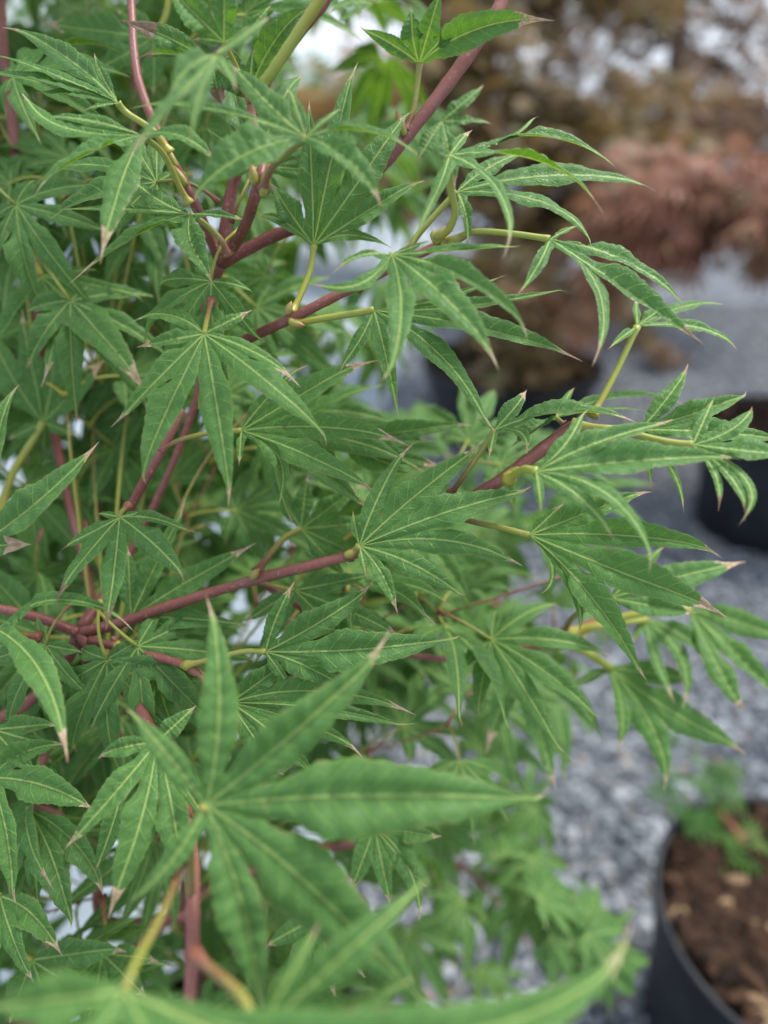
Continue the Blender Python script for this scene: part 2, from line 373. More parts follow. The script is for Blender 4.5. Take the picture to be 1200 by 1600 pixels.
back_tree('weeping_maple', tuple(b2), 'low weeping maple with lacy rust-red leaves in the pot on the gravel', .016,
    [[b2, at(1262, 560, 2.1), at(1240, 400, 2.15), at(1170, 290, 2.2), at(1060, 275, 2.25)], [at(1245, 420, 2.14), at(1300, 300, 2.1), at(1360, 330, 2.05)]],
    [(A(1080, 300, 2.2), (.22, .2, .085)), (A(1000, 350, 2.25), (.14, .16, .12)), (A(1170, 330, 2.2), (.17, .18, .12)), (A(1060, 390, 2.2), (.12, .15, .07)), (A(1290, 320, 2.1), (.2, .2, .15)), (A(950, 440, 2.3), (.12, .12, .10))],
    MAT['rust'], .125, 480, lobes=9, narrow=.09, droop=1.1)
b5 = np.array(at(640, 260, 5.2)); b5[2] = 0
back_tree('tan_maple', tuple(b5), 'orange-tan maple standing beyond the tall bronze maple', .03,
    [[b5, at(642, 200, 5.2), at(640, 60, 5.2), at(650, -60, 5.2)], [at(641, 150, 5.2), at(560, 60, 5.2)]],
    [(A(650, 120, 5.2), (.5, .4, .22)), (A(560, 180, 5.2), (.45, .4, .2)), (A(700, 20, 5.2), (.2, .3, .12)), (A(600, 260, 5.2), (.6, .4, .25))], MAT['tan'], .12, 1600)
b6 = np.array(at(150, 250, 6.0)); b6[2] = 0
back_tree('far_green_maple', tuple(b6), 'distant green maple seen between the upright stems of the shrub', .03,
    [[b6, at(150, 180, 6.0), at(160, 20, 6.0), at(165, -80, 6)], [at(152, 140, 6.0), at(300, 40, 6.0)]],
    [(A(140, 90, 6.0), (.9, .5, .5)), (A(330, 60, 6.0), (.7, .5, .5)), (A(480, 200, 6), (.5, .4, .4)), (A(250, 260, 6), (1.2, .4, .35))], MAT['green'], .14, 2600)
# small seedlings
s1 = ground_at(1030, 575, .0)
back_tree('red_seedling', tuple(s1), 'small reddish-green seedling growing out of the gravel', .004,
    [[s1, s1 + (.0, 0, .05), s1 + (.02, 0, .11)]], [(tuple(s1 + (0, 0, .09)), (.09, .07, .05)), (tuple(s1 + (.02, -.02, .04)), (.08, .06, .03))], MAT['plum'], .06, 60, 'seedling')
p1 = at(1215, 1400, 1.03)
sb = np.array([g1[0] + .06, g1[1] - .03, .28])
seed = back_tree('lace_leaf_seedling', tuple(sb), 'lacy green maple seedling with an orange-red stem in the bark mulch pot', .008,
    [[sb, at(1185, 1360, .98), at(1150, 1300, 1.0), at(1120, 1262, 1.02)], [at(1185, 1365, .98), at(1150, 1370, .97)]],
    [(A(1090, 1285, 1.0), (.045, .05, .02)), (A(1150, 1275, 1.02), (.04, .05, .02)), (A(1130, 1345, .97), (.03, .04, .025)), (A(1165, 1375, .96), (.03, .04, .025)), (A(1085, 1215, 1.05), (.05, .05, .03)), (A(1050, 1150, 1.1), (.05, .05, .03)), (A(1200, 1440, .95), (.02, .03, .02))],
    MAT['green'], .045, 40, 'seedling', 9, .07)
MAT['seedstem'] = stem_material('seedling_stem', (.26, .075, .04), (.30, .09, .05), .1, .9)
for c in seed.children:
    if c.name.startswith(('trunk', 'limb')): c.data.materials.clear(); c.data.materials.append(MAT['seedstem'])

# ------------------------------------------------------------------ the leaf blade
def blade(B, lobes, N, seed=0, rows=46, ripple=1.0, teeth=17, puff=.30):
    """lobes: dicts T (tip), C (middle the rib passes through), W (full width), tip (dry share).
    Neighbouring lobes share their edge from the leaf base to the sinus, so the blade is one sheet."""
    R = random.Random(seed); B = np.asarray(B, float); N = nrm(N)
    dirs = [nrm(l['C'] - B) for l in lobes]; mean = nrm(sum(nrm(l['T'] - B) * np.linalg.norm(l['T'] - B) for l in lobes) )
    mean = nrm(mean - N * (mean @ N)); side = np.cross(N, mean)
    for l, d in zip(lobes, dirs): l['a'] = math.atan2(d @ side, d @ mean); l['L'] = np.linalg.norm(l['T'] - B)
    lobes = sorted(lobes, key=lambda l: l['a']); n = len(lobes)
    for l in lobes: l['K'] = 2 * l['C'] - .5 * (B + l['T'])
    def rib(l, t): return bez2(B, l['K'], l['T'], np.atleast_1d(t))
    S = []
    for i in range(n - 1):
        a, b = lobes[i], lobes[i + 1]; da = max(.12, b['a'] - a['a']); Lm = min(a['L'], b['L'])
        rs = min(.41 * Lm, max(.16 * Lm, .31 * (a['W'] + b['W']) * .5 / math.sin(min(da, 2.6) / 2)))
        if da > 1.9: rs = .07 * Lm
        ta, tb = rs / a['L'], rs / b['L']
        S.append((ta, tb, .5 * (rib(a, ta)[0] + rib(b, tb)[0])))
    V, F, U1, U2, U3 = [], [], [], [], []
    cols = [-1, -.7, -.35, 0, .35, .7, 1]; nc = len(cols)
    for i, l in enumerate(lobes):
        L, W = l['L'], l['W']
        l0 = nrm(np.cross(N, dirs[0])) if False else None
        if i > 0: tR, SR = S[i - 1][1], S[i - 1][2]
        else: tR, SR = .10, rib(l, .10)[0] - nrm(np.cross(N, nrm(l['T'] - B))) * W * .20
        if i < n - 1: tL, SL = S[i][0], S[i][2]
        else: tL, SL = .10, rib(l, .10)[0] + nrm(np.cross(N, nrm(l['T'] - B))) * W * .20
        ts = np.unique(np.round(np.concatenate([np.linspace(0, 1, rows), [tR, tL]]), 5)); nr = len(ts)
        M = rib(l, ts); M = M - N[None] * (R.uniform(.0, .06) * L * np.clip((ts - .72) / .28, 0, 1) ** 2)[:, None]; tg = np.gradient(M, axis=0); tg /= np.linalg.norm(tg, axis=1)[:, None] + 1e-12
        sv = np.cross(N[None], tg); sv /= np.linalg.norm(sv, axis=1)[:, None] + 1e-9
        nv = np.cross(tg, sv)
        roll = l.get('roll', R.uniform(-.45, .45)); fold = R.uniform(.0, .75); ph = R.uniform(0, 6.28); lr = R.random(); tf = l['tip']
        peak = R.uniform(.40, .50); bend = R.uniform(-.05, .05) * L; shr = R.uniform(.6, 1.0)
        M = M + sv * (bend * np.clip((ts - 1 + 2 * tf) / (2 * tf), 0, 1) ** 2)[:, None]
        def prof(t):
            x = np.where(t < peak, t / peak * .5, .5 + (t - peak) / (1 - peak) * .5)
            return np.maximum(0, np.sin(np.pi * np.clip(x, 0, 1))) ** .95 * np.where(t > peak, (1 - .22 * np.sin(np.pi * (t - peak) / (1 - peak))), 1) * (1 - .5 * np.clip((t - .74) / .16, 0, 1) ** 1.3)
        off = {}
        for sgn, t0, S0 in ((-1, tR, SR), (1, tL, SL)):
            m0 = rib(l, t0)[0]; e0 = S0 - m0; E = np.zeros((nr, 3))
            for r, t in enumerate(ts):
                if t <= t0 + 1e-6: E[r] = B + (S0 - B) * (t / t0) - M[r]
                else:
                    k = min(1, (t - t0) / .16); k = k * k * (3 - 2 * k)
                    tooth = 1 + (.13 * (1 - ((t * teeth + (.5 if sgn > 0 else 0)) % 1)) - .05) * (1 if t < .93 else 0)
                    rr = roll * k
                    dv = sgn * sv[r] * math.cos(rr) + nv[r] * (math.sin(rr) * sgn + fold * k) + nv[r] * ripple * k * (.12 * math.sin(t * 17 + ph + sgn) + .05 * math.sin(t * 31 + ph * 2))
                    E[r] = (1 - k) * e0 * (1 - .3 * k) + k * dv * W * .5 * prof(t) * tooth
                    E[r] *= 1 - (1 - shr) * min(1, max(0, (t - 1 + 1.3 * tf) / (1.0 * tf)))
                    if 1 - t < .02: E[r] *= .5
            off[sgn] = E
        base = len(V); hwl = []
        for r, t in enumerate(ts):
            for v in cols:
                E = off[-1][r] if v < 0 else off[1][r]; hw = np.linalg.norm(E)
                av = abs(v); h = puff * hw * 2.6 * av * (1 - av) * (1 + .35 * math.sin(t * teeth * 4.2 + ph))
                V.append(M[r] + E * av + nv[r] * h)
            hwl.append((np.linalg.norm(off[-1][r]), np.linalg.norm(off[1][r])))
        nvn = max(6, L / .0075)
        for r in range(nr - 1):
            for c in range(nc - 1):
                a = base + r * nc + c; q = (a, a + 1, a + nc + 1, a + nc); F.append(q)
                s_ = 0 if c < nc // 2 else 1
                for (rr, cc) in ((r, c), (r, c + 1), (r + 1, c + 1), (r + 1, c)):
                    t = ts[rr]; hw = hwl[rr][s_]; v = cols[cc]
                    U1.append((t, v)); U2.append(((t - abs(v) * hw / L * .95) * nvn + (.5 if s_ else 0), hw * 1000)); U3.append((tf, lr))
    V = np.array(V) - B
    me = mesh_np('leaf', V, F, {'lobe': U1, 'vein': U2, 'tip': U3}); me.materials.append(MAT['leaf']); return me

# ------------------------------------------------------------------ the maple shrub
ROOT = np.array([-.15, .33, .31])
shrub = obj('maple_shrub', None, loc=tuple(ROOT))
tag(shrub, 'green maple shrub with narrow deeply cut leaves, tan dry tips and red twigs', 'shrub')
count = {'leaf': 0}
def petiole(leaf, B, pts, r, mat='petiole'):
    P = np.array([B] + list(pts)); path = catmull(P, 8) - B; k = np.linspace(0, 1, len(path))
    rad = r * (1 + .25 * np.exp(-((k) / .06) ** 2) + 1.15 * np.exp(-((1 - k) / .09) ** 2))
    obj('petiole', tube('petiole', path, rad, 7), MAT[mat], leaf)
def hero(bx, by, d, lobes, n=(0, .45, .89), pet=None, pr=4.0, pm='petiole', dry=.09, bow=.07, ripple=1.0, wk=.83, puff=.30):
    """a leaf at photo pixel (bx,by), d metres away; lobes (tipx, tipy, width[, midx, midy]) in pixels laid into the leaf's own plane"""
    n = nrm(n); N = n[0] * RT + n[1] * UP - n[2] * FW; B = at(bx, by, d); Ls = []
    sd_ = int(bx * 7 + by * 13); R = random.Random(sd_)
    def on(px, py, lift=0.0):
        dx, dy = (px - bx) / FPX * d, (by - py) / FPX * d
        dz = -(n[0] * dx + n[1] * dy) / n[2]; dz = max(-.05, min(.05, dz))
        return at(px, py, d - dz - lift)
    for lb in lobes:
        tx, ty, wd = lb[:3]; Lp = math.hypot(tx - bx, ty - by)
        T = on(tx, ty)
        lift = bow * Lp / FPX * d * R.uniform(.6, 1.4)
        mx, my = lb[3:5] if len(lb) >= 5 else (bx + .5 * (tx - bx) + R.uniform(-.015, .015) * Lp, by + .5 * (ty - by) + R.uniform(-.015, .015) * Lp)
        Ls.append(dict(T=T, C=on(mx, my, lift), W=wd * wk / FPX * d, tip=dry * R.choice((.1, .5, .8, 1.1, 1.7)) + 6 / max(Lp, 40)))
    lf = obj('leaf', blade(B, Ls, N, sd_, ripple=ripple, puff=puff), None, shrub, tuple(B - ROOT)); count['leaf'] += 1
    if pet: petiole(lf, B, [at(*p) for p in pet], pr / FPX * d, pm)
    return lf

# --- in the plane of focus
hero(562, 853, .312, [(550, 797, 16), (640, 686, 40, 592, 775), (760, 690, 66, 655, 770), (835, 765, 68, 700, 800), (818, 887, 56, 700, 845), (727, 935, 46, 650, 885), (617, 962, 32, 600, 905), (574, 906, 15)], (0, .25, .97), [(545, 868, .318)], 6)
hero(827, 836, .312, [(880, 786, 26), (1020, 762, 50, 920, 800), (1136, 862, 54, 990, 838), (1146, 958, 70, 985, 900), (1010, 1066, 58, 925, 935), (908, 1000, 30, 890, 905), (848, 930, 18, 862, 885)], (0, .3, .95), [(790, 826, .315), (735, 814, .325), (700, 802, .335)], 5)
hero(838, 737, .276, [(914, 634, 36, 885, 692), (1060, 656, 50, 935, 692), (1160, 712, 70, 985, 722), (1027, 892, 48, 955, 778), (962, 843, 36, 905, 778), (847, 803, 20)], (0, .5, .86), [(818, 734, .285), (795, 748, .30)], 7, 'petiole_yellow', bow=.10)
hero(1082, 695, .288, [(1118, 614, 24, 1098, 660), (1178, 632, 42, 1145, 670), (1270, 715, 62), (1118, 797, 20, 1118, 745), (1172, 812, 28, 1140, 745), (1152, 818, 26, 1168, 755)], (-.1, .55, .83), [(1040, 690, .292), (960, 672, .30), (895, 664, .31)], 6, 'petiole_yellow')
hero(1000, 672, .325, [(1080, 568, 40, 1040, 625), (1176, 612, 44, 1090, 645), (1245, 690, 58, 1110, 676), (1066, 802, 16, 1052, 740), (1018, 758, 20)], (0, .3, .95), [(940, 668, .325), (893, 668, .325)], 5, 'petiole_yellow')
hero(773, 672, .314, [(829, 606, 34, 802, 640), (1003, 656, 56, 880, 645), (824, 708, 28, 812, 676), (763, 714, 14), (745, 652, 18)], (0, .7, .71), [(752, 705, .318), (722, 748, .325), (704, 772, .335)], 4.5)
hero(868, 652, .335, [(1076, 624, 34, 965, 622), (1018, 642, 20, 950, 640), (897, 602, 18), (800, 700, 50)], (0, .8, .6), [(880, 662, .335)], 4)
hero(996, 510, .335, [(1133, 475, 32, 1068, 480), (1155, 543, 28, 1085, 512), (993, 464, 18), (1046, 474, 26), (950, 545, 16)], (.1, .75, .65), [(968, 570, .334), (945, 615, .332), (925, 650, .33)], 5, 'petiole_yellow')
hero(859, 374, .305, [(1085, 482, 44, 972, 408), (1105, 545, 48, 985, 460), (928, 572, 36, 935, 455), (811, 460, 26, 842, 412), (905, 350, 14), (960, 400, 20)], (.2, .6, .77), [(805, 366, .307), (745, 362, .31), (712, 372, .315), (690, 378, .318)], 5, 'petiole_yellow')
hero(702, 243, .292, [(838, 168, 16, 800, 215), (963, 258, 38, 840, 213), (947, 328, 46, 840, 252), (801, 396, 30, 775, 295), (640, 380, 30, 682, 300), (735, 200, 20)], (.1, .75, .65), [(703, 290, .298), (711, 330, .304), (700, 360, .31), (680, 372, .316)], 6, 'petiole_yellow')
hero(714, 300, .322, [(1029, 289, 54, 870, 275), (930, 383, 50, 850, 318), (731, 386, 22, 728, 340), (830, 232, 34, 765, 262)], (.1, .55, .83), [(690, 325, .324), (655, 365, .326), (635, 395, .33)], 5, 'petiole_yellow')
hero(612, 398, .285, [(479, 438, 30, 555, 447), (519, 429, 16, 560, 402), (603, 598, 50, 626, 490), (785, 567, 72, 690, 462), (835, 526, 36, 735, 440), (822, 382, 28, 715, 392), (680, 374, 24)], (0, .6, .8), [(600, 420, .30), (560, 452, .315)], 4, bow=.10)
hero(584, 485, .318, [(526, 582, 34, 560, 535), (623, 652, 36, 603, 560), (769, 680, 54, 692, 560), (914, 561, 62, 745, 512), (890, 448, 36, 740, 478), (792, 424, 18, 700, 465)], (0, .3, .95), [(540, 492, .32), (490, 500, .322), (455, 506, .325)], 5.5, 'petiole_yellow')
hero(490, 384, .33, [(614, 386, 26, 545, 368), (662, 276, 52, 575, 330), (642, 164, 62, 570, 270), (555, 92, 58, 520, 240), (423, 285, 52, 455, 335), (399, 339, 24, 442, 346), (480, 150, 50)], (0, -.1, .99), [(485, 420, .33), (470, 460, .328), (455, 490, .326)], 5, 'petiole_yellow')
hero(478, 215, .262, [(300, 306, 96, 385, 242), (660, 241, 46, 565, 205), (600, 318, 62, 543, 252), (352, 88, 56, 415, 160), (451, 134, 28), (534, 168, 16), (192, 163, 28, 330, 172)], (0, .45, .89), [(450, 238, .268), (425, 262, .275), (411, 296, .285)], 6)
hero(340, 86, .238, [(300, 216, 34, 312, 150), (262, 150, 42, 300, 105), (425, 22, 30), (200, 250, 36, 268, 165), (372, 140, 26)], (0, .5, .86), [(362, 68, .25), (385, 50, .27)], 4)
hero(350, 66, .285, [(262, -20, 60), (352, -50, 66), (421, 6, 34, 395, 40), (300, 60, 20)], (0, -.25, .97), [(372, 110, .295), (395, 160, .30)], 4)
hero(332, 100, .318, [(184, 39, 42, 262, 60), (208, 84, 24, 275, 86), (395, 160, 40), (345, 165, 40)], (0, -.35, .94), [(370, 130, .318), (392, 160, .32)], 4, dry=.2)
hero(388, 150, .315, [(489, 9, 50, 432, 60), (455, 70, 34), (352, 60, 36), (395, 70, 26)], (.1, -.4, .9), [(392, 185, .318), (385, 240, .32)], 4, dry=.22)
hero(184, 161, .30, [(8, 36, 46, 105, 92), (-45, 70, 44, 90, 120), (-60, 108, 46, 80, 130), (146, 81, 24, 160, 120), (47, 144, 34, 120, 148), (129, 172, 14), (158, 168, 14)], (-.1, .5, .86), [(200, 178, .303), (240, 205, .305), (265, 240, .31)], 5.5, 'petiole_yellow')
hero(222, 212, .288, [(45, 300, 66, 140, 240), (161, 401, 58, 188, 290), (39, 139, 52, 90, 196), (338, 256, 52, 285, 215), (62, 182, 30, 140, 190)], (0, .5, .86), [(255, 240, .295), (280, 290, .305), (296, 318, .31)], 5, 'petiole_yellow')
hero(296, 335, .312, [(105, 446, 58, 215, 368), (336, 437, 56, 300, 385), (386, 347, 24, 345, 338), (206, 277, 44, 245, 312), (88, 327, 16, 200, 328)], (0, .5, .86), [(320, 350, .315), (345, 375, .318), (358, 400, .322)], 5)
hero(319, 522, .30, [(212, 545, 32), (175, 670, 38, 250, 590), (217, 751, 70, 262, 640), (362, 788, 64, 342, 655), (516, 684, 66, 415, 595), (473, 601, 38, 395, 550), (206, 503, 44, 262, 492), (395, 485, 26)], (0, .35, .93), [(322, 505, .31), (330, 470, .325)], 4.5)
hero(377, 673, .332, [(588, 766, 62, 480, 712), (648, 689, 50, 510, 668), (434, 790, 40, 436, 715), (375, 729, 14), (585, 550, 62, 475, 615), (478, 563, 28, 420, 620)], (0, .25, .97), [(330, 676, .335), (280, 688, .338), (252, 704, .342)], 4)
hero(187, 808, .31, [(92, 857, 36), (77, 943, 50, 135, 868), (165, 985, 52, 178, 895), (294, 907, 52, 240, 850), (308, 838, 30, 245, 812), (232, 798, 16), (150, 802, 16)], (0, .45, .89), [(190, 800, .318), (200, 790, .33)], 4)
hero(-38, 856, .292, [(156, 691, 74, 62, 782), (24, 598, 44, -8, 700), (50, 848, 40), (-60, 980, 40)], (0, .1, .99), [(-45, 930, .30), (-20, 985, .31)], 5, dry=.2)
hero(-4, 984, .292, [(215, 977, 34, 92, 938), (105, 1188, 54, 66, 1055), (100, 932, 22, 50, 948), (-80, 1100, 40)], (0, .6, .8), [(10, 990, .30), (60, 995, .32)], 5, dry=.14)
hero(415, 1018, .312, [(461, 907, 32, 432, 965), (592, 910, 62, 500, 972), (719, 996, 76, 560, 1015), (560, 1085, 50, 480, 1042), (455, 1075, 26)], (0, .2, .98), [(380, 1018, .316), (330, 1030, .32), (290, 1040, .325)], 4.5, 'petiole_yellow')
hero(360, 1098, .312, [(476, 1012, 44, 410, 1062), (652, 1114, 50, 500, 1080), (648, 1140, 36, 510, 1108), (574, 1178, 34, 475, 1130), (440, 1215, 44), (345, 1200, 40), (500, 1220, 50, 430, 1150)], (0, .3, .95), [(340, 1080, .316), (300, 1045, .325)], 4.5)
hero(245, 1160, .292, [(150, 1182, 36, 195, 1168), (99, 1330, 50, 175, 1245), (161, 1433, 66, 215, 1300), (286, 1397, 62, 272, 1280), (307, 1102, 40), (330, 1290, 30)], (0, .4, .92), [(250, 1150, .30), (262, 1165, .315)], 4.5)
hero(190, 1235, .315, [(145, 1369, 40, 172, 1300), (120, 1290, 24)], (.3, .2, .93), [(225, 1215, .32)], 3.5)
# --- close to the lens, out of focus
hero(322, 1258, .232, [(326, 928, 84, 343, 1100), (622, 996, 108, 465, 1140), (864, 1252, 150, 590, 1243), (690, 1600, 150, 495, 1395), (408, 1590, 96, 380, 1420), (198, 1412, 48, 268, 1345), (197, 1104, 54, 262, 1180)], (0, .2, .98), [(300, 1300, .238), (298, 1380, .247), (300, 1430, .252)], 8, bow=.05, wk=.76, puff=.38)
hero(195, 1548, .178, [(1016, 1466, 120, 650, 1628), (-20, 1575, 90), (330, 1800, 120), (620, 1760, 140), (60, 1750, 90)], (0, .5, .86), [(215, 1500, .185), (262, 1410, .21), (285, 1340, .25)], 6.5, 'petiole', bow=.04)
hero(395, 1625, .185, [(670, 1374, 72, 540, 1490), (500, 1440, 40), (640, 1640, 90), (300, 1740, 80), (650, 1530, 60)], (0, .3, .95), [(380, 1560, .19), (300, 1490, .21)], 9)
# --- behind the plane of focus
hero(805, 1020, .465, [(868, 1236, 56, 838, 1125), (752, 1176, 48, 785, 1095), (722, 1092, 40), (945, 1166, 50, 885, 1075), (900, 1058, 34), (715, 1050, 30)], (0, .4, .92), [(840, 1010, .43), (868, 996, .43)], 6)
hero(952, 1043, .450, [(1170, 1170, 66, 1060, 1118), (1047, 1236, 56, 1015, 1130), (966, 1180, 34, 972, 1110), (1090, 1065, 44), (890, 1075, 20)], (0, .4, .92), [(915, 1018, .42), (872, 1002, .425)], 6.5, 'petiole_yellow')
hero(1008, 968, .455, [(1072, 1108, 42, 1062, 1025), (1115, 1052, 44, 1075, 1000), (1060, 1095, 30, 1028, 1040), (985, 1010, 16)], (0, .5, .86), [(950, 975, .42), (890, 992, .425)], 6, 'petiole_yellow')
hero(1076, 952, .455, [(1192, 1042, 46, 1130, 1000), (1260, 1010, 50, 1160, 975), (1162, 1116, 44, 1125, 1050), (1230, 1100, 44)], (0, .5, .86), [(1030, 954, .42), (960, 968, .42), (885, 994, .425)], 6, 'petiole_yellow')
hero(955, 935, .37, [(1170, 878, 58, 1060, 902), (1090, 960, 46), (1040, 850, 40)], (0, .3, .95), [(900, 960, .39), (880, 990, .42)], 5)
hero(68, 660, .41, [(-25, 500, 60, 20, 590), (85, 510, 54, 82, 590), (165, 560, 58, 115, 612), (120, 680, 24), (10, 690, 24), (30, 480, 40)], (0, -.1, .99), [(50, 690, .41), (20, 740, .41), (0, 800, .41)], 6, 'petiole_yellow')
hero(64, 432, .385, [(232, 612, 74, 150, 515), (60, 605, 40, 85, 515), (225, 462, 30, 140, 445), (-10, 540, 50), (150, 420, 24)], (0, .4, .92), [(60, 420, .39), (52, 400, .395)], 5)
hero(205, 965, .35, [(404, 850, 56, 300, 905), (392, 978, 44, 290, 966), (308, 1032, 46, 255, 990), (296, 778, 44, 245, 880), (200, 850, 40)], (0, .15, .98), [(195, 985, .35), (180, 1000, .35)], 4.5)
hero(245, 1058, .345, [(330, 1100, 44), (275, 1150, 40), (205, 1110, 40), (340, 1062, 30)], (0, .2, .98), [(225, 1035, .345), (180, 1008, .345)], 4.5, 'petiole_yellow')
hero(470, 826, .375, [(560, 760, 44), (565, 870, 40), (480, 740, 40), (545, 905, 32), (430, 760, 30), (590, 815, 44)], (0, .1, .99), [(440, 845, .375), (400, 895, .37)], 5)
hero(460, 922, .355, [(590, 895, 40), (640, 1000, 46), (545, 1010, 44), (380, 975, 36), (395, 1040, 34)], (0, .3, .95), [(430, 915, .355), (395, 908, .352)], 4)
hero(-15, 1215, .315, [(150, 1268, 64, 70, 1228), (105, 1162, 46, 40, 1175), (-5, 1330, 40), (20, 1415, 44, 12, 1310)], (0, .35, .93), [(-40, 1190, .32)], 4)
hero(-10, 1140, .325, [(95, 1130, 44), (90, 1168, 36), (60, 1210, 36)], (0, .5, .86), [(-40, 1110, .33)], 4)
hero(45, 1265, .35, [(112, 1452, 62, 85, 1350), (60, 1420, 44), (165, 1400, 54, 120, 1320), (10, 1400, 40), (30, 1330, 30)], (0, .3, .95), [(50, 1250, .355), (70, 1180, .37)], 4)
hero(0, 1400, .33, [(55, 1540, 48, 22, 1470), (98, 1495, 50, 52, 1430), (-20, 1530, 44)], (0, .4, .92), [(-20, 1380, .33)], 4)
hero(50, 1500, .36, [(200, 1480, 60), (170, 1580, 64), (90, 1620, 60), (15, 1600, 50)], (0, .4, .92), [(20, 1480, .36)], 4)
hero(655, 100, .335, [(868, 22, 56, 740, 48), (643, 10, 52, 645, 58), (560, 44, 30, 610, 68), (690, -20, 46), (720, 30, 40)], (-.1, -.5, .86), [(652, 130, .335), (645, 175, .335), (632, 205, .335)], 4.5, 'petiole', dry=.1)
hero(585, 5, .25, [(640, 8, 26), (510, 20, 30, 545, 6), (520, 40, 20), (680, -40, 40)], (0, .5, .86), [(560, -20, .26)], 4)
hero(690, 190, .37, [(650, 255, 40), (760, 130, 36), (770, 190, 40), (710, 300, 40)], (0, .3, .95), None)
hero(240, 60, .40, [(60, 40, 54), (150, 110, 50), (180, 10, 50), (240, 150, 44), (300, 120, 40)], (0, .2, .98), [(260, 20, .40), (262, -40, .40)], 5, 'petiole_yellow')
hero(525, 690, .36, [(680, 690, 44), (740, 660, 40), (640, 740, 50), (700, 730, 36)], (0, .3, .95), None)
hero(585, 1292, .37, [(660, 1440, 46, 635, 1350), (612, 1420, 36), (690, 1310, 40), (545, 1400, 40), (665, 1390, 36)], (0, .4, .92), [(570, 1270, .375)], 4)
hero(500, 1430, .37, [(520, 1560, 46), (440, 1560, 44), (570, 1530, 40), (410, 1480, 40), (600, 1460, 40)], (0, .4, .92), [(500, 1410, .38)], 4)
hero(160, 1490, .37, [(60, 1500, 50), (230, 1560, 50), (140, 1590, 56), (250, 1500, 44), (80, 1560, 44)], (0, .5, .86), [(165, 1470, .38), (160, 1400, .40)], 4)

# --- branches and twigs
def branch(pts, mat='branch', name='branch', n=8, sides=10):
    P = np.array([at(x, y, d) for x, y, d, r in pts]); rr = np.array([r / FPX * d for x, y, d, r in pts])
    path = catmull(P, n); rad = np.interp(np.linspace(0, len(pts) - 1, len(path)), np.arange(len(pts)), rr)
    o = obj(name, tube(name, path - ROOT, rad * (1 + .04 * np.sin(np.arange(len(path)) * 1.7)), sides), MAT[mat], shrub); return o, path
def bud(par, px, py, d, L, r, ang):
    p = at(px, py, d); q = p + (math.cos(ang) * RT + math.sin(ang) * UP) * L / FPX * d - FW * .001
    k = np.linspace(0, 1, 9); path = p[None] + (q - p)[None] * k[:, None] - ROOT
    obj('bud', tube('bud', path, r * .8 / FPX * d * np.maximum(.06, np.sin(np.pi * (.12 + .88 * k)) ** .7 * (1 - .25 * k)), 8), MAT['bud'], par)
def wp(p): x, y, d = proj(p); return (x, y, d)
TRUNK_TOP = at(125, 990, .36)
tr = catmull(np.array([ROOT, [-.152, .318, .52], [-.146, .302, .72], [-.155, .290, .88], TRUNK_TOP]), 10)
obj('trunk', tube('trunk', tr - ROOT, np.linspace(.0070, .0034, len(tr)), 12), MAT['trunk'], shrub)
b1, _ = branch([(345, 412, .345, 10), (420, 372, .345, 10), (510, 335, .342, 10), (585, 272, .338, 10), (650, 195, .336, 10), (715, 110, .335, 11), (770, 30, .335, 10), (800, -40, .335, 9)])
bud(b1, 632, 212, .332, 40, 10, 1.9)
b2_, _ = branch([(320, 560, .37, 9), (390, 528, .345, 8), (450, 500, .326, 8), (520, 465, .322, 8), (600, 425, .325, 7), (690, 380, .32, 7)])
bud(b2_, 448, 492, .322, 22, 9, 1.2); bud(b2_, 452, 505, .322, 26, 9, -.2); bud(b2_, 678, 374, .314, 34, 11, .6); bud(b2_, 700, 378, .314, 34, 9, .25)
b3_, _ = branch([(400, 905, .36, 9), (560, 862, .348, 8), (690, 800, .335, 9), (770, 758, .322, 10), (830, 715, .318, 11), (895, 665, .318, 10)])
bud(b3_, 812, 732, .31, -34, 11, .5); bud(b3_, 890, 668, .312, 34, 11, .1)
b4_, _ = branch([(125, 990, .355, 9.5), (200, 970, .35, 9), (270, 945, .345, 8.5), (400, 905, .338, 8), (480, 885, .325, 8), (556, 866, .316, 7.5)])
bud(b4_, 538, 868, .314, 26, 10, .3); bud(b4_, 392, 905, .334, 22, 10, .9)
branch([(125, 990, .355, 9), (60, 965, .352, 8), (-30, 945, .345, 7)])
branch([(125, 990, .355, 9), (165, 1045, .345, 8.5), (210, 1095, .335, 10), (245, 1165, .315, 10), (285, 1250, .29, 10), (300, 1340, .262, 11), (302, 1430, .245, 11), (300, 1500, .235, 10), (290, 1660, .225, 9)])
b6_, _ = branch([(140, 1000, .35, 7), (200, 1015, .342, 6.5), (290, 1040, .332, 6.5), (330, 1068, .33, 5)])
bud(b6_, 282, 1040, .328, 24, 9, .0)
branch([(125, 990, .357, 10), (95, 1045, .36, 9), (40, 1100, .365, 9), (-20, 1130, .37, 9)])
branch([(60, 1000, .33, 6), (110, 995, .345, 6), (10, 985, .33, 6), (-30, 975, .325, 6)][0:1] + [(20, 990, .332, 6), (-40, 970, .325, 6)])
b8_, _ = branch([(150, 960, .42, 6), (90, 700, .43, 7), (52, 440, .43, 8), (20, 200, .43, 8), (5, 60, .43, 7), (0, -60, .43, 6)])
b9_, _ = branch([(125, 985, .36, 10), (200, 870, .39, 6), (280, 700, .39, 6), (322, 560, .38, 6), (322, 470, .365, 8), (345, 412, .345, 10)])
branch([(345, 412, .345, 9), (380, 360, .32, 9), (400, 300, .29, 9), (410, 255, .29, 8), (395, 190, .31, 7), (390, 140, .318, 5)])
branch([(345, 412, .35, 10), (356, 330, .352, 10), (370, 270, .352, 9), (420, 120, .345, 7), (470, 50, .33, 8), (510, 0, .325, 8), (530, -50, .32, 8)])
